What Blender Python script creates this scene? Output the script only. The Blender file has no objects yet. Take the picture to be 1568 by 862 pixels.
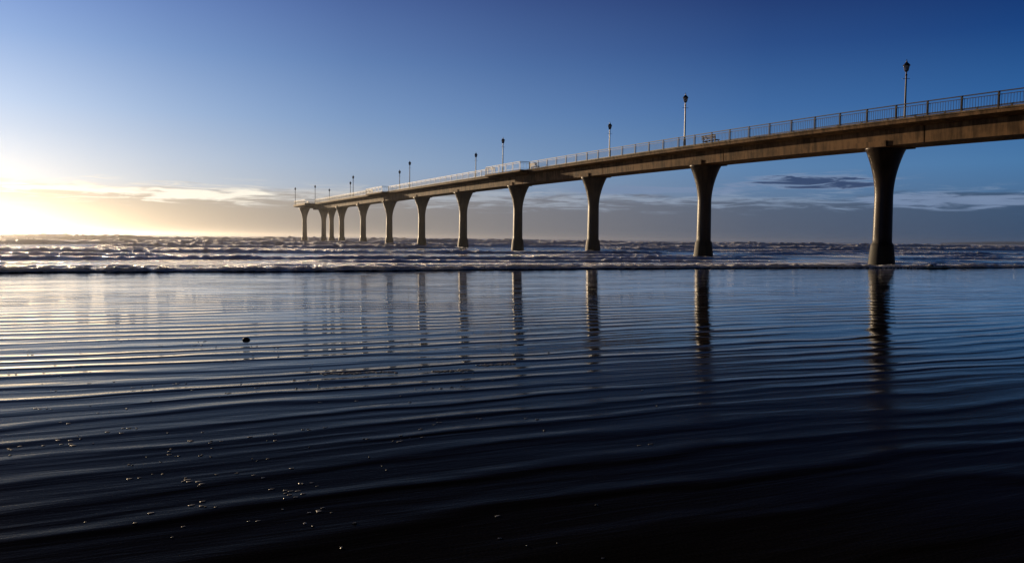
import bpy, math, random, bmesh
import numpy as np
from mathutils import Matrix, Vector
random.seed(4)
rad=math.radians
scn=bpy.context.scene
scn.view_settings.view_transform='Standard'
scn.view_settings.look='None'
scn.view_settings.exposure=0
SUN_AZ=-41.0; SUN_EL=8.0

# ------------------------------------------------------------ helpers
def link(o,parent=None):
    scn.collection.objects.link(o)
    if parent: o.parent=parent
    return o
class MB:
    def __init__(s): s.v=[]; s.f=[]; s.m=[]
    def add(s,vs,fs,mi=0):
        b=len(s.v); s.v+= [tuple(v) for v in vs]
        s.f+=[tuple(b+i for i in f) for f in fs]; s.m+=[mi]*len(fs)
    def box(s,fr,u0,u1,v0,v1,z0,z1,mi=0):
        vs=[fr(u,v,z) for u in (u0,u1) for v in (v0,v1) for z in (z0,z1)]
        s.add(vs,[(0,1,3,2),(4,6,7,5),(0,4,5,1),(2,3,7,6),(0,2,6,4),(1,5,7,3)],mi)
    def rings(s,rings,mi=0,cap=True):
        n=len(rings[0]); b=len(s.v)
        for r in rings: s.v+=[tuple(p) for p in r]
        for k in range(len(rings)-1):
            for i in range(n):
                j=(i+1)%n
                s.f.append((b+k*n+i,b+k*n+j,b+(k+1)*n+j,b+(k+1)*n+i)); s.m.append(mi)
        if cap:
            s.f.append(tuple(b+i for i in range(n))[::-1]); s.m.append(mi)
            s.f.append(tuple(b+(len(rings)-1)*n+i for i in range(n))); s.m.append(mi)
    def obj(s,name,mats,parent=None,smooth=False):
        me=bpy.data.meshes.new(name); me.from_pydata(s.v,[],s.f)
        for m in mats: me.materials.append(m)
        me.polygons.foreach_set('material_index',s.m)
        me.polygons.foreach_set('use_smooth',[smooth]*len(s.f))
        bm=bmesh.new(); bm.from_mesh(me)
        bmesh.ops.recalc_face_normals(bm,faces=bm.faces); bm.to_mesh(me); bm.free()
        return link(bpy.data.objects.new(name,me),parent)

def hsh(ix,iy,seed):
    ix=ix.astype(np.int64); iy=iy.astype(np.int64)
    h=(ix*374761393+iy*668265263+seed*1442695041)&0xffffffff
    h=((h^(h>>13))*1274126177)&0xffffffff
    h=h^(h>>16)
    return (h&0xffff)/65535.0
def vnoise(x,y,seed=0):
    ix=np.floor(x); iy=np.floor(y); fx=x-ix; fy=y-iy
    fx=fx*fx*(3-2*fx); fy=fy*fy*(3-2*fy)
    a=hsh(ix,iy,seed);b=hsh(ix+1,iy,seed);c=hsh(ix,iy+1,seed);d=hsh(ix+1,iy+1,seed)
    return (a*(1-fx)+b*fx)*(1-fy)+(c*(1-fx)+d*fx)*fy
def fbm(x,y,seed=0,oct=3):
    r=0;a=1;t=0
    for k in range(oct):
        r=r+a*vnoise(x*2**k+17*k,y*2**k-9*k,seed+k);t+=a;a*=.5
    return r/t
def sstep(a,b,x):
    t=np.clip((x-a)/(b-a),0,1); return t*t*(3-2*t)

def nt(mat):
    mat.use_nodes=True; t=mat.node_tree
    for n in list(t.nodes): t.nodes.remove(n)
    return t
class G:
    def __init__(s,t): s.t=t
    def n(s,typ,**kw):
        x=s.t.nodes.new(typ)
        for k,v in kw.items(): setattr(x,k,v)
        return x
    def l(s,a,b): s.t.links.new(a,b)
    def setin(s,node,i,v):
        if isinstance(v,bpy.types.NodeSocket): s.l(v,node.inputs[i])
        else: node.inputs[i].default_value=v
    def m(s,op,a,b=0.0,c=None,clamp=False):
        x=s.n('ShaderNodeMath',operation=op,use_clamp=clamp)
        s.setin(x,0,a); s.setin(x,1,b)
        if c is not None: s.setin(x,2,c)
        return x.outputs[0]
    def ss(s,x,a,b,o0=0.0,o1=1.0):
        r=s.n('ShaderNodeMapRange',interpolation_type='SMOOTHSTEP')
        s.setin(r,0,x); r.inputs[1].default_value=a; r.inputs[2].default_value=b
        r.inputs[3].default_value=o0; r.inputs[4].default_value=o1
        return r.outputs[0]
    def mix(s,f,a,b,bt='MIX'):
        x=s.n('ShaderNodeMix',data_type='RGBA',blend_type=bt)
        s.setin(x,0,f)
        for i,v in ((6,a),(7,b)):
            if isinstance(v,bpy.types.NodeSocket): s.l(v,x.inputs[i])
            else: x.inputs[i].default_value=(*v,1) if len(v)==3 else v
        return x.outputs[2]
    def ramp(s,x,stops):
        r=s.n('ShaderNodeValToRGB'); s.l(x,r.inputs[0]); cr=r.color_ramp
        while len(cr.elements)<len(stops): cr.elements.new(.5)
        for e,(p,c) in zip(cr.elements,stops):
            e.position=p; e.color=(*c,1)
        return r.outputs[0]
    def noise(s,vec,scale=1,detail=3,rough=.5,dist=0):
        x=s.n('ShaderNodeTexNoise'); s.l(vec,x.inputs['Vector'])
        x.inputs['Scale'].default_value=scale; x.inputs['Detail'].default_value=detail
        x.inputs['Roughness'].default_value=rough; x.inputs['Distortion'].default_value=dist
        return x.outputs[0]
    def comb(s,x,y,z):
        c=s.n('ShaderNodeCombineXYZ')
        for i,v in enumerate((x,y,z)): s.setin(c,i,v)
        return c.outputs[0]
def lin(r,g,b):
    f=lambda c:(c/255/12.92) if c/255<=.04045 else ((c/255+.055)/1.055)**2.4
    return (f(r),f(g),f(b))

# ------------------------------------------------------------ world / sky
w=bpy.data.worlds.new("World"); scn.world=w; w.use_nodes=True
t=w.node_tree
for n in list(t.nodes): t.nodes.remove(n)
g=G(t)
out=g.n('ShaderNodeOutputWorld'); bg=g.n('ShaderNodeBackground')
g.l(bg.outputs[0],out.inputs[0])
tc=g.n('ShaderNodeTexCoord'); sep=g.n('ShaderNodeSeparateXYZ'); g.l(tc.outputs['Generated'],sep.inputs[0])
X,Y,Z=sep.outputs
el=g.m('MULTIPLY',g.m('ARCSINE',Z),180/math.pi)
az=g.m('MULTIPLY',g.m('ARCTAN2',X,Y),180/math.pi)
ca=g.m('COSINE',g.m('MULTIPLY',g.m('SUBTRACT',az,SUN_AZ),math.pi/180))
da=g.m('MULTIPLY',g.m('ARCCOSINE',ca),180/math.pi)
sky=g.n('ShaderNodeTexSky',sky_type='NISHITA'); sky.sun_disc=False
sky.sun_elevation=rad(SUN_EL); sky.sun_rotation=rad(SUN_AZ)
sky.air_density=1.0; sky.dust_density=1.0; sky.ozone_density=2.0
elc=g.m('DIVIDE',g.m('MAXIMUM',el,0.0),60.0)
E=lambda d:d/60
near=g.ramp(elc,[(0,lin(250,222,175)),(E(1.6),lin(250,228,194)),(E(3.5),lin(220,226,232)),(E(8),lin(174,200,234)),(E(12),lin(138,172,222)),(E(17),lin(102,134,202)),(E(24),lin(40,62,124)),(1,lin(5,10,30))])
far=g.ramp(elc,[(0,lin(46,72,102)),(E(2.5),lin(68,102,140)),(E(5),lin(68,116,164)),(E(9),lin(40,92,152)),(E(13),lin(18,62,124)),(E(17),lin(7,35,92)),(E(22),lin(2,9,34)),(1,lin(1,2,7))])
wgt=g.ramp(g.m('DIVIDE',da,90.0),[(0,(1,1,1)),(9/90,(.97,.97,.97)),(18/90,(.70,.70,.70)),(30/90,(.42,.42,.42)),(42/90,(.25,.25,.25)),(58/90,(.08,.08,.08)),(76/90,(0,0,0)),(1,(0,0,0))])
base=g.mix(wgt,far,near)
v1=g.comb(g.m('MULTIPLY',az,.16),g.m('MULTIPLY',el,1.5),0.0)
n1=g.noise(v1,1.0,5,.6,.4)
v2=g.comb(g.m('MULTIPLY',az,.30),g.m('MULTIPLY',el,3.4),3.0)
n2=g.noise(v2,1.0,6,.62,.7)
edge=g.m('ADD',el,g.m('MULTIPLY',g.m('SUBTRACT',n1,.5),2.6))
bank=g.m('MULTIPLY',g.ss(edge,3.25,2.75),g.ss(el,-0.5,.7,.45,1.0))
bankcol=g.mix(wgt,lin(50,74,104),lin(205,188,165))
c1=g.mix(g.m('MULTIPLY',bank,.80),base,bankcol)
def blob(a0,e0,wa,we):
    dx=g.m('POWER',g.m('DIVIDE',g.m('SUBTRACT',az,a0),wa),2.0)
    dy=g.m('POWER',g.m('DIVIDE',g.m('SUBTRACT',el,e0),we),2.0)
    return g.m('EXPONENT',g.m('MULTIPLY',g.m('ADD',dx,dy),-1.0))
band=blob(-6,2.85,60,.8)
streak=g.ss(g.m('ADD',n2,g.m('MULTIPLY',band,.22)),.58,.82)
sm=g.m('MULTIPLY',streak,g.ss(band,.02,.5))
sc=g.mix(wgt,lin(108,134,168),lin(255,246,228))
c2=g.mix(g.m('MULTIPLY',sm,.8),c1,sc)
lb=g.m('ADD',blob(-21.5,2.65,6,.6),blob(-30,2.8,4,.25))
ls=g.ss(g.m('ADD',n2,g.m('MULTIPLY',lb,.38)),.66,.88)
c3=g.mix(g.m('MULTIPLY',g.m('MULTIPLY',ls,g.ss(lb,.05,.5)),.9),c2,lin(255,248,232))
rb=g.m('ADD',g.m('ADD',blob(20.5,4.05,4.6,.55),g.m('MULTIPLY',blob(29,2.7,6,.5),.9)),g.m('MULTIPLY',blob(10,3.5,6,.35),.9))
rs=g.ss(g.m('ADD',n2,g.m('MULTIPLY',rb,.42)),.58,.80)
rcol=g.mix(g.ss(g.m('ADD',n2,g.m('MULTIPLY',blob(20.5,4.0,4.8,.6),.40)),.74,.88),lin(118,138,170),lin(44,58,94))
c4=g.mix(g.m('MULTIPLY',g.m('MULTIPLY',rs,g.ss(rb,.05,.4)),.85),c3,rcol)
sd=(math.sin(rad(SUN_AZ))*math.cos(rad(SUN_EL)),math.cos(rad(SUN_AZ))*math.cos(rad(SUN_EL)),math.sin(rad(SUN_EL)))
gl=blob(-39,.7,9.5,1.4)
gl2=blob(-40,2.5,14,7.5)
c5=g.mix(1.0,c4,g.mix(g.m('MULTIPLY',gl,1.0,clamp=True),(0,0,0),(1.8,1.32,.74)),'ADD')
c5=g.mix(1.0,c5,g.mix(g.m('MULTIPLY',gl2,1.0,clamp=True),(0,0,0),(.32,.25,.17)),'ADD')
c5=g.mix(1.0,c5,g.mix(g.ss(da,80,150),(1,1,1),(.26,.26,.30)),'MULTIPLY')
nsk=g.mix(1.0,c5,g.mix(1.0,sky.outputs[0],(.0015,.0015,.0015),'MULTIPLY'),'ADD')
g.l(nsk,bg.inputs[0]); bg.inputs[1].default_value=1.0

sl=bpy.data.lights.new('sun','SUN'); sl.energy=5.0; sl.angle=rad(.5); sl.color=(1,.74,.46)
so=link(bpy.data.objects.new('sun',sl))
so.rotation_euler=Vector(sd).to_track_quat('Z','Y').to_euler()

# ------------------------------------------------------------ materials
def mat_conc(name,col,growth=False):
    m=bpy.data.materials.new(name); g=G(nt(m))
    o=g.n('ShaderNodeOutputMaterial'); p=g.n('ShaderNodeBsdfPrincipled'); g.l(p.outputs[0],o.inputs[0])
    tc=g.n('ShaderNodeTexCoord'); P=tc.outputs['Object']
    mp=g.n('ShaderNodeMapping'); g.l(P,mp.inputs[0]); mp.inputs['Scale'].default_value=(1,1,.12)
    a=g.noise(P,.6,5,.6); b=g.noise(mp.outputs[0],3.0,4,.6); c=g.noise(P,18,3,.6)
    f=g.m('ADD',g.m('MULTIPLY',a,.5),g.m('MULTIPLY',b,.5))
    k=g.mix(g.ss(f,.38,.62),tuple(x*.3 for x in col),col)
    p.inputs['Specular IOR Level'].default_value=.06
    if growth:
        p.inputs['Specular IOR Level'].default_value=.22
        s=g.n('ShaderNodeSeparateXYZ'); g.l(P,s.inputs[0])
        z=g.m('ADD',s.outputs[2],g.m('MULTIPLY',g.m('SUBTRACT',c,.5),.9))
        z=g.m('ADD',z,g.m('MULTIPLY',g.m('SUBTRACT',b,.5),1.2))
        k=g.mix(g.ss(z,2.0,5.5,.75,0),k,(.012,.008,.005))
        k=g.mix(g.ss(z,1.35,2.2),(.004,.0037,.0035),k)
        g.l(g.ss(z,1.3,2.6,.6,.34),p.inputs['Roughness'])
    else: p.inputs['Roughness'].default_value=.7
    g.l(k,p.inputs['Base Color'])
    bp=g.n('ShaderNodeBump'); bp.inputs['Distance'].default_value=.02; bp.inputs['Strength'].default_value=.45
    g.l(c,bp.inputs['Height']); g.l(bp.outputs[0],p.inputs['Normal'])
    return m
conc=mat_conc('weathered_concrete',(.17,.098,.048))
slabm=mat_conc('kerb_concrete',(.22,.165,.11))
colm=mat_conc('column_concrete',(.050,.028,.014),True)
def mat_simple(name,col,rough,metal=0,ns=8,var=.5,spec=.5):
    m=bpy.data.materials.new(name); g=G(nt(m))
    o=g.n('ShaderNodeOutputMaterial'); p=g.n('ShaderNodeBsdfPrincipled'); g.l(p.outputs[0],o.inputs[0])
    tc=g.n('ShaderNodeTexCoord'); a=g.noise(tc.outputs['Object'],ns,4,.6)
    g.l(g.mix(g.ss(a,.3,.7),tuple(x*var for x in col),col),p.inputs['Base Color'])
    p.inputs['Roughness'].default_value=rough; p.inputs['Metallic'].default_value=metal
    p.inputs['Specular IOR Level'].default_value=spec
    return m
steel=mat_simple('painted_steel',(.05,.052,.058),.5,0,2,.6,.16)
pole=mat_simple('painted_pole',(.05,.05,.055),.4,0,8,.5,.3)
glass=mat_simple('lantern_glass',(.5,.5,.48),.15)
wood=mat_simple('bench_timber',(.12,.07,.04),.6)
foamm=mat_simple('foam_bubbles',(.22,.23,.24),.5,0,30,.5,.3)
shell=mat_simple('shell',(.08,.07,.05),.4,0,20,.3)
stone=mat_simple('stone',(.03,.027,.024),.5,0,20,.4,.2)
hillm=mat_simple('hill_haze',(.02,.03,.045),.9,0,.002,.8)

# ------------------------------------------------------------ pier
SP=20.24
P0=Vector((56.1-8.845*3.26,18.2*3.26,0)); A=Vector((-8.845,18.2,0)).normalized(); PV=Vector((-A.y,A.x,0))
if PV.x>0: PV=-PV
EYE=1.7
def zr(u):
    n=u/SP
    return EYE+10.15-.62*math.exp(-max(n,-4)/1.5) if n>-1.5 else EYE+10.15-.62*math.exp(1.0)+ (n+1.5)*.55
def fr(u,v,z): return tuple(P0+A*u+PV*v+Vector((0,0,z)))
pier=link(bpy.data.objects.new('concrete_pier',None))
U0=-5*SP; UE=8.95*SP; UH=9.75*SP
def sweep(mb,u0,u1,prof,step=2.53,mi=0):
    n=max(1,int(math.ceil((u1-u0)/step)))
    mb.rings([[fr(u0+(u1-u0)*k/n,v,zr(u0+(u1-u0)*k/n)+z) for v,z in prof] for k in range(n+1)],mi)
RT=1.08
slab=MB()
prof=[(-2.62,-RT),(2.62,-RT),(2.62,-RT-.22),(2.5,-RT-.24),(1.9,-RT-.36),(-1.9,-RT-.36),(-2.5,-RT-.24),(-2.62,-RT-.22)]
sweep(slab,U0,UE,prof)
for sgn in (1,-1):    # precast kerb units with open joints
    a,b=sorted((sgn*2.45,sgn*2.69))
    u=U0
    while u<UE-1:
        u2=min(u+5.06,UE)
        sweep(slab,u+.02,u2-.02,[(a,-RT+.004),(b,-RT+.004),(b,-RT+.12),(a,-RT+.12)],5.1,1); u=u2
sweep(slab,UE+.02,UH,[(-5.4,-RT),(5.4,-RT),(5.4,-RT-.45),(4.6,-RT-.62),(-4.6,-RT-.62),(-5.4,-RT-.45)])
LOOK=[(2.58*SP,3.13*SP),(5.62*SP,6.2*SP)]
for a,b in LOOK:
    for sgn in (1,-1):
        p=[(sgn*2.71,-RT+.03),(sgn*4.0,-RT+.03),(sgn*4.0,-RT-.20),(sgn*2.71,-RT-.45)]
        sweep(slab,a,b,p)
slab.obj('deck_slab',[conc,slabm],pier)
gird=MB()
for k in range(-5,9):
    a=k*SP-4.2; b=(k+1)*SP-4.30
    if k==8: b=UE+8
    sweep(gird,max(a,U0),b,[(-1.50,-RT-.364),(1.50,-RT-.364),(1.44,-RT-1.50),(-1.44,-RT-1.50)])
for k in range(-4,10):
    sweep(gird,k*SP-1.3,k*SP+1.3,[(-1.60,-RT-1.15),(1.60,-RT-1.15),(1.56,-RT-1.56),(-1.56,-RT-1.56)],1.3)
sweep(gird,9.28*SP,9.5*SP,[(-4.5,-RT-.624),(4.5,-RT-.624),(4.3,-RT-1.0),(-4.3,-RT-1.0)])
gird.obj('box_girder',[conc],pier)
cols=MB()
def column(u,v,depth=1.555,sc=1.0,zb=-1.5):
    zt=zr(u)-RT-depth+.02
    rings=[]
    zs=[zb,-.2,.3,.9,1.35,1.6,1.75]+list(np.linspace(2.1,zt-3.4,8))+[zt-3.4+3.4*(i/14) for i in range(1,14)]+[zt-.12,zt]
    for z in zs:
        q=zt-z
        f=max(0,1-q/3.5); f=f**1.9 if q>.12 else f
        a=.58+.5*f; b=.62+.98*f
        if z<1.75: e=.13+.17*(1.75-z)/1.75; a+=e; b+=e
        else:
            k=max(0,(zt-3.4-z)/6)*.06; a+=k;b+=k
        ring=[]
        for i in range(36):
            th=2*math.pi*i/36; c=math.cos(th); s=math.sin(th); e=.82
            ring.append(fr(u+sc*a*abs(c)**e*(1 if c>0 else -1),v+sc*b*abs(s)**e*(1 if s>0 else -1),z))
        rings.append(ring)
    cols.rings(rings)
for k in range(-4,10): column(k*SP,0)
column(9.28*SP,-3.5,1.02); column(9.43*SP,3.5,1.02)
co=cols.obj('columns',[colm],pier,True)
rail=MB()
def railrun(pts,bal=.19,post=2.4):
    for (u0,v0),(u1,v1) in zip(pts[:-1],pts[1:]):
        L=math.hypot(u1-u0,v1-v0); n=max(1,round(L/post)); du=(u1-u0)/L; dv=(v1-v0)/L
        bl=.42 if abs(v0)>2.6 or abs(v1)>2.6 else bal
        def F(s,o,z):
            uu=u0+du*s-dv*o; vv=v0+dv*s+du*o
            return fr(uu,vv,zr(uu)+z)
        for k in range(n):
            a=L*k/n; b=L*(k+1)/n
            rail.box(F,a,b,-.045,.045,-.06,0.0)
            rail.box(F,a,b,-.018,.018,-.235,-.195)
            rail.box(F,a,b,-.018,.018,-.91,-.875)
            rail.box(F,a-.04,a+.04,-.07,-.046,-RT+.0,-.004)
            rail.box(F,a-.04,a+.04,.046,.07,-RT+.0,-.004)
            m=int(round((b-a)/bl))
            for i in range(1,m):
                s=a+(b-a)*i/m
                rail.box(F,s-.009,s+.009,-.009,.009,-.875,-.235)
for sg in (1,-1):
    v=sg*2.52
    pts=[(U0,v)]
    for a,b in LOOK:
        pts+=[(a+.15,v),(a+.15,sg*3.9),(b-.15,sg*3.9),(b-.15,v)]
    pts+=[(UE+.2,v),(UE+.2,sg*5.25),(UH-.15,sg*5.25)]
    railrun(pts)
railrun([(UH-.15,-5.25),(UH-.15,5.25)])
rail.obj('railing',[steel],pier)

# ------------------------------------------------------------ street lamps
def lamp(u,v):
    base=Vector(fr(u,v,zr(u)-RT+.0))
    mb=MB()
    def ring(r,z,n=12): return [(r*math.cos(2*math.pi*i/n),r*math.sin(2*math.pi*i/n),z) for i in range(n)]
    mb.rings([ring(.17,0),ring(.17,.12),ring(.11,.2),ring(.10,.9),ring(.075,1.0),ring(.06,4.0),ring(.085,4.03),ring(.085,4.08),ring(.05,4.12),ring(.05,4.28),ring(.13,4.34),ring(.15,4.38)],0)
    mb.rings([ring(.13,4.383,6),ring(.20,4.72,6)],1)
    for i in range(6):
        th=2*math.pi*i/6; c=math.cos(th); s=math.sin(th)
        def F(a,b,z):
            r=.135+.075*(z-4.38)/.36+a
            return (r*c-b*s,r*s+b*c,z)
        mb.box(F,-.005,.02,-.012,.012,4.38,4.74)
    mb.rings([ring(.27,4.742),ring(.26,4.78),ring(.13,4.93),ring(.06,5.0),ring(.06,5.05),ring(.025,5.08),ring(.035,5.13),ring(.005,5.24)],0)
    def H(x,y,z): return (x,y,z)
    mb.box(H,-.28,.28,-.015,.015,3.78,3.81)
    o=mb.obj('street_lamp',[pole,glass]); o.location=base
for k in range(-4,10):
    lamp(k*SP+.3,2.30 if k%2 else -2.30)
lamp(9.72*SP,4.95); lamp(9.72*SP,-4.95)

def bench(u,v):
    mb=MB(); z0=zr(u)-RT
    F=lambda a,b,z:(a,b,z)
    for i in range(4): mb.box(F,-.95,.95,-.24+i*.125,-.14+i*.125,.43,.47,0)
    for i in range(3): mb.box(F,-.95,.95,.27+i*.02,.30+i*.02,.55+i*.13,.65+i*.13,0)
    for x in (-.8,.8):
        mb.box(F,x-.03,x+.03,-.22,-.17,.004,.428,1); mb.box(F,x-.03,x+.03,.20,.262,.004,.86,1)
        mb.box(F,x-.028,x+.028,-.168,.198,.37,.428,1)
    o=mb.obj('park_bench',[wood,pole]); o.location=fr(u,v,z0)
    o.rotation_euler=(0,0,math.atan2(A.y,A.x)+(math.pi if v<0 else 0))
bench(17.2,1.9); bench(52,1.9); bench(9.4*SP,2.5)

# ------------------------------------------------------------ shore frame
SA=rad(24); SD=(math.cos(SA),math.sin(SA)); TD=(-math.sin(SA),math.cos(SA)); T0=44*TD[1]
def gridmesh(name,Xg,Yg,Zg,mat,attr=None):
    R,C=Xg.shape
    me=bpy.data.meshes.new(name)
    co=np.stack([Xg,Yg,Zg],-1).reshape(-1,3).astype(np.float32)
    idx=np.arange(R*C).reshape(R,C)
    q=np.stack([idx[:-1,:-1],idx[:-1,1:],idx[1:,1:],idx[1:,:-1]],-1).reshape(-1,4)
    me.vertices.add(len(co)); me.vertices.foreach_set('co',co.ravel())
    me.loops.add(q.size); me.loops.foreach_set('vertex_index',q.ravel().astype(np.int32))
    me.polygons.add(len(q)); me.polygons.foreach_set('loop_start',np.arange(0,q.size,4,dtype=np.int32))
    me.update(calc_edges=True); me.polygons.foreach_set('use_smooth',np.ones(len(q),bool))
    if attr is not None:
        at=me.attributes.new('foam','FLOAT','POINT'); at.data.foreach_set('value',attr.ravel().astype(np.float32))
    me.materials.append(mat)
    return link(bpy.data.objects.new(name,me))

# sea material
sea=bpy.data.materials.new('sea_water'); g=G(nt(sea))
o=g.n('ShaderNodeOutputMaterial'); p=g.n('ShaderNodeBsdfPrincipled')
tc=g.n('ShaderNodeTexCoord'); P=tc.outputs['Object']
mp=g.n('ShaderNodeMapping'); g.l(P,mp.inputs[0]); mp.inputs['Rotation'].default_value=(0,0,-SA)
mq=g.n('ShaderNodeMapping'); g.l(mp.outputs[0],mq.inputs[0]); mq.inputs['Scale'].default_value=(.35,1,1)
sp=g.n('ShaderNodeSeparateXYZ'); g.l(mp.outputs[0],sp.inputs[0])
tt_=g.m('SUBTRACT',sp.outputs[1],T0)
a=g.noise(mq.outputs[0],1.1,4,.6,.3)
fn=g.noise(P,2.6,6,.75)
fb=g.noise(P,5.0,4,.75)
at=g.n('ShaderNodeAttribute',attribute_name='foam'); F=at.outputs['Fac']
fm=g.ss(g.m('ADD',F,g.m('MULTIPLY',g.m('SUBTRACT',fn,.5),1.9)),.40,.62)
g.l(g.mix(fm,(.010,.020,.026),(.95,.95,.95)),p.inputs['Base Color'])
# aerated water lets the low back light through the crests
p.subsurface_method='BURLEY'
g.l(g.m('MULTIPLY',fm,.9),p.inputs['Subsurface Weight'])
p.inputs['Subsurface Radius'].default_value=(.5,.5,.5); p.inputs['Subsurface Scale'].default_value=1.0
g.l(g.m('ADD',g.m('MULTIPLY',fm,.12),g.ss(tt_,10,90,.10,.27)),p.inputs['Roughness'])
p.inputs['IOR'].default_value=1.38
b1=g.n('ShaderNodeBump'); b1.inputs['Strength'].default_value=1; b1.inputs['Distance'].default_value=.05
g.l(g.m('MULTIPLY',a,g.ss(tt_,3,60,.25,1.0)),b1.inputs['Height'])
b2=g.n('ShaderNodeBump'); b2.inputs['Distance'].default_value=.65; b2.inputs['Strength'].default_value=1
g.l(g.m('MULTIPLY',fm,fb),b2.inputs['Height']); g.l(b1.outputs[0],b2.inputs['Normal'])
g.l(b2.outputs[0],p.inputs['Normal']); g.l(p.outputs[0],o.inputs[0])

ts=list(np.arange(-1.2,3.0,.08)); tt=ts[-1]
while tt<12000:
    tt+=max(.12,.0090*(tt+20)); ts.append(tt)
ts=np.array(ts); ph=np.radians(np.linspace(-62,52,1250))
T,PH=np.meshgrid(ts,ph,indexing='ij')
R=(T+T0)/np.cos(PH+SA)
Xs=R*np.sin(PH); Ys=R*np.cos(PH)
S=Xs*SD[0]+(Ys-44)*SD[1]
Hh=np.full_like(T,.025); Fo=np.zeros_like(T)
tw=T+1.6*(fbm(S/16,T*0,5,2)-.5)*2+.5*(vnoise(S/3.1,T*0,8)-.5)
def wave(tp,amp,w1,w2,gs,gseed,thr,foam,wob):
    w_=max(3*w2,4*w1)+wob+2
    r=np.where((ts>tp-w_)&(ts<tp+w_))[0]
    if len(r)==0: return
    sl_=slice(r[0],r[-1]+1); t_=T[sl_]; s_=S[sl_]
    tl=t_+wob*(fbm(s_/(wob*7),t_*0,gseed+40,3)-.5)*2-tp
    gate=sstep(thr,thr+.25,fbm(s_/gs,t_*0+gseed,gseed,2))
    pr=np.where(tl<0,np.exp(-(tl/w1)**2),np.exp(-(np.abs(tl)/w2)**1.5))
    am=amp*(.2+.8*gate)*(.7+.6*vnoise(s_/(gs*.2),t_*0,gseed+3))
    l_=max(.35,w1*.5)
    lump=1+.9*gate*(fbm(s_/l_,t_/l_,gseed+9,2)-.5)
    Hh[sl_]+=am*pr*lump
    fr_=np.where(tl<0,np.exp(-(tl/(w1*1.9))**2),np.exp(-np.abs(tl)/(w2*1.1)))
    Fo[sl_]=np.maximum(Fo[sl_],foam*gate*fr_*(.55+.9*fbm(s_/(w1*2.2),t_/(w1*1.5),gseed+11,3)))
L=[(5.5,.08,.3,2,14,.28,1.0,1),(11,.14,.4,2.5,16,.26,1.2,1.6),(19,.22,.6,3,22,.24,1.3,2.5),(30,.22,.7,4,26,.32,1.15,3),(43,.34,.9,4,30,.24,1.3,4),(60,.30,1.1,5,34,.32,1.15,4),(78,.48,1.3,6,40,.26,1.3,5),(104,.55,1.6,7,46,.28,1.2,6),(135,.75,2,8,55,.28,1.3,7),(172,.8,2.2,9,60,.30,1.2,8),(215,1.15,2.6,10,70,.30,1.3,9),(268,1.25,3,11,80,.34,1.2,10),(330,1.2,3,12,90,.36,1.1,12)]
for i,(tp,amp,w1,w2,gs,thr,fo,wob) in enumerate(L): wave(tp,amp,w1,w2,gs,100+i*13,thr,fo,wob)
tp=400
for i in range(14):
    wave(tp,.8,6,14,120,400+i*13,.45,.9,16); tp*=1.2
ch=(fbm(S/1.6,T/.7,21,3)-.5)*sstep(15,70,T)*.06+(fbm(S/7,T/2.5,31,3)-.5)*sstep(25,90,T)*.24
Hh=Hh+ch*np.exp(-T/2500)
ba=.5+.6*fbm(S/4,T*0,77,2)
pr=np.where(tw<0,0,sstep(0,.35,tw)*(.25+.75*np.exp(-np.maximum(tw-.35,0)/1.3)))
lump=(fbm(S/.3,T/.3,55,3)-.45)
Hh=Hh+pr*ba*.20+lump*.34*np.exp(-((tw-.8)/1.0)**2)*sstep(0,.25,tw)
Fo=np.maximum(Fo,np.where(tw<0,0,sstep(0,.1,tw)*np.exp(-np.maximum(tw-.6,0)/2.2))*(.8+.8*fbm(S/.7,T/.5,66,3)))
Fo=np.maximum(Fo,sstep(.2,2,tw)*np.exp(-T/90)*.95*sstep(.40,.60,fbm(S/8,T/1.2,68,4)))
Hh=Hh-(1-sstep(-.25,.02,tw))*.4
gridmesh('sea',Xs,Ys,Hh,sea,Fo)

# spray and sea mist hanging over the surf: a real, thin volume
def sea_mist():
    mb=MB()
    def F(s,t_,z): return (s*SD[0]+t_*TD[0],44+s*SD[1]+t_*TD[1],z)
    mb.box(F,-1600,1200,6,1800,-3,7)
    m=bpy.data.materials.new('sea_mist'); g=G(nt(m))
    o=g.n('ShaderNodeOutputMaterial'); v=g.n('ShaderNodeVolumeScatter')
    v.inputs['Density'].default_value=.00046; v.inputs['Anisotropy'].default_value=.87
    v.inputs['Color'].default_value=(1,.97,.92,1)
    g.l(v.outputs[0],o.inputs['Volume'])
    mb.obj('sea_mist',[m])
sea_mist()

# ------------------------------------------------------------ wet sand
sand=bpy.data.materials.new('wet_sand'); g=G(nt(sand))
o=g.n('ShaderNodeOutputMaterial')
tc=g.n('ShaderNodeTexCoord'); P=tc.outputs['Object']
mp=g.n('ShaderNodeMapping'); g.l(P,mp.inputs[0]); mp.inputs['Rotation'].default_value=(0,0,-SA)
sp=g.n('ShaderNodeSeparateXYZ'); g.l(mp.outputs[0],sp.inputs[0])
def aniso(sx,sy,det,rough,dist=0,off=0):
    m=g.n('ShaderNodeMapping'); g.l(mp.outputs[0],m.inputs[0]); m.inputs['Scale'].default_value=(sx,sy,1); m.inputs['Location'].default_value=(off,off,0)
    return g.noise(m.outputs[0],1,det,rough,dist)
wob=aniso(.11,.26,4,.55,0,2); amp=aniso(.22,.55,3,.55,0,11)
def train(per,wamt):
    ph_=g.m('ADD',g.m('MULTIPLY',sp.outputs[1],2*math.pi/per),g.m('MULTIPLY',wob,wamt))
    return g.m('POWER',g.m('ADD',g.m('MULTIPLY',g.m('SINE',ph_),.5),.5),2.4)
w1=train(.66,21.0); w2=train(.29,37.0)
r2=aniso(.7,5.5,4,.62,.5,7); big=aniso(.25,.6,3,.6,0,5); r4=aniso(3.0,26,2,.6,.2,1)
grain=g.noise(P,60,2,.6)
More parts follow.
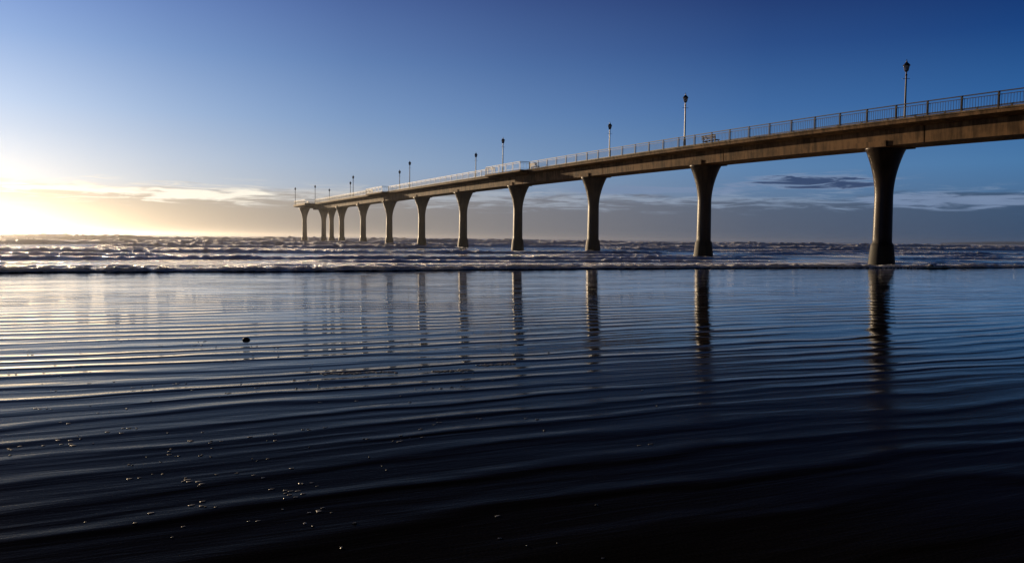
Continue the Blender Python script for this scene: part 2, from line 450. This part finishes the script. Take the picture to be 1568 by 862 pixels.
dry=g.ss(g.m('ADD',sp.outputs[1],g.m('MULTIPLY',g.m('SUBTRACT',big,.5),6.0)),13,5)   # higher up the beach the water film thins out
mid=g.m('ADD',g.ss(sp.outputs[1],6,11,1.0,1.5),g.ss(sp.outputs[1],16,30,0,-.7))      # ripples strongest half way to the sea
h=g.m('MULTIPLY',g.m('MULTIPLY',w1,g.ss(amp,.32,.60,.05,.42)),mid)
h=g.m('ADD',h,g.m('MULTIPLY',w2,g.ss(amp,.35,.65,.08,.03)))
h=g.m('ADD',h,g.m('MULTIPLY',r2,.16))
h=g.m('ADD',h,g.m('MULTIPLY',r4,g.m('ADD',g.m('MULTIPLY',dry,.035),.012)))
h=g.m('ADD',h,g.m('MULTIPLY',grain,g.m('MULTIPLY',dry,.030)))
bp=g.n('ShaderNodeBump'); bp.inputs['Distance'].default_value=.020; bp.inputs['Strength'].default_value=1
g.l(h,bp.inputs['Height'])
df=g.n('ShaderNodeBsdfDiffuse'); g.l(g.mix(g.ss(grain,.3,.7),(.003,.003,.003),(.008,.007,.006)),df.inputs[0]); g.l(bp.outputs[0],df.inputs['Normal'])
gs=g.n('ShaderNodeBsdfGlossy'); g.l(bp.outputs[0],gs.inputs['Normal']); gs.inputs['Color'].default_value=(.98,.98,.98,1)
g.l(g.m('ADD',g.ss(big,.4,.65,.02,.05),g.m('MULTIPLY',dry,.13)),gs.inputs['Roughness'])
fz=g.n('ShaderNodeFresnel'); fz.inputs['IOR'].default_value=1.22; g.l(bp.outputs[0],fz.inputs['Normal'])
mx=g.n('ShaderNodeMixShader'); g.l(g.m('POWER',g.m('MULTIPLY',fz.outputs[0],1.48,clamp=True),2.6),mx.inputs[0]); g.l(df.outputs[0],mx.inputs[1]); g.l(gs.outputs[0],mx.inputs[2])
g.l(mx.outputs[0],o.inputs[0])
xs=np.concatenate([np.linspace(-400,-60,12)[:-1],np.linspace(-60,110,120),np.linspace(110,400,10)[1:]])
tsd=np.concatenate([np.linspace(-300,-60,10)[:-1],np.linspace(-60,8,140),[20,60,200,800,4000,12000]])
Tg,Sg=np.meshgrid(tsd,xs*1.0,indexing='ij')
Sg=np.where(Tg>50,Sg*np.maximum(1,Tg/40),Sg)
Xg=Sg*SD[0]+Tg*TD[0]; Yg=44+Sg*SD[1]+Tg*TD[1]
Zg=-np.maximum(0,Tg+.5)*.02+np.where(Tg<-50,(-Tg-50)*.01,0)
Zg=np.maximum(Zg,-3)
gridmesh('wet_sand',Xg,Yg,Zg,sand)

# ------------------------------------------------------------ small things on the sand
mb=MB(); rn=random.Random(3)
def blobm(mb,x,y,r,hh,n=7,ang=0,st=1):
    rg=[]
    for rr,z in ((1,0),(.85,.55),(.45,.92)):
        ring=[]
        for i in range(n):
            th=2*math.pi*i/n; j=1+rn.uniform(-.2,.2)
            a=r*rr*j*math.cos(th)*st; b=r*rr*j*math.sin(th)
            ring.append((x+a*math.cos(ang)-b*math.sin(ang),y+a*math.sin(ang)+b*math.cos(ang),.001+hh*z))
        rg.append(ring)
    mb.rings(rg)
for i in range(420):
    y=rn.uniform(3.2,13); x=rn.gauss(-.36,.2)*y
    if vnoise(np.array(x*1.2),np.array(y*2.2),3)<.5: continue
    for j in range(rn.choice((1,1,1,2,3))):
        blobm(mb,x+rn.uniform(-.08,.08),y+rn.uniform(-.03,.03),rn.uniform(.004,.012),rn.uniform(.002,.004),7,SA,2.0)
mb.obj('foam_bubbles',[foamm],None,True)
mb=MB()
for i in range(50):
    y=rn.uniform(3.0,10); x=rn.gauss(-.3,.25)*y
    blobm(mb,x,y,rn.uniform(.005,.012),rn.uniform(.003,.006),6,rn.random()*3,1.4)
mb.obj('shell_fragments',[shell])
mb=MB()
for (x0,y0,ln) in ((-1.9,10.0,1.0),(-.75,10.25,.55),(-.2,10.8,.6)):
    for j in range(int(150*ln)):
        s=rn.uniform(-ln/2,ln/2); o_=rn.gauss(0,.035)+.05*math.sin(s*5)
        blobm(mb,x0+s*SD[0]*1.0+o_*TD[0],y0+s*SD[1]*.3+o_*TD[1],rn.uniform(.008,.022),rn.uniform(.003,.007),7,0,1.5)
mb.obj('foam_streak',[foamm],None,True)
mb=MB(); blobm(mb,0,0,.05,.045,9,0,1.3); so_=mb.obj('beach_stone',[stone],None,True); so_.location=(-4.35,13.1,0)

# distant headland
mb=MB(); n=60; top=[];bot=[];bk=[]
for i in range(n+1):
    q=i/n; azh=rad(28+14*q); r=11000
    hgt=12+75*q**.8*(.75+.25*math.sin(q*9))
    top.append((r*math.sin(azh),r*math.cos(azh),hgt)); bot.append((.98*r*math.sin(azh),.98*r*math.cos(azh),-5)); bk.append((1.1*r*math.sin(azh),1.1*r*math.cos(azh),-5))
mb.add(bot+top+bk,[(i,i+1,n+2+i,n+1+i) for i in range(n)]+[(n+1+i,n+2+i,2*n+3+i,2*n+2+i) for i in range(n)])
mb.obj('distant_hills',[hillm],None,True)

# ------------------------------------------------------------ camera
cam=bpy.data.cameras.new('camera'); cam.sensor_width=36; cam.lens=36*1230/1568; cam.clip_start=.1; cam.clip_end=40000
c=link(bpy.data.objects.new('camera',cam))
c.matrix_world=Matrix.Translation((0,0,EYE))@Matrix.Rotation(rad(90-3.03),4,'X')@Matrix.Rotation(rad(.66),4,'Z')
scn.camera=c
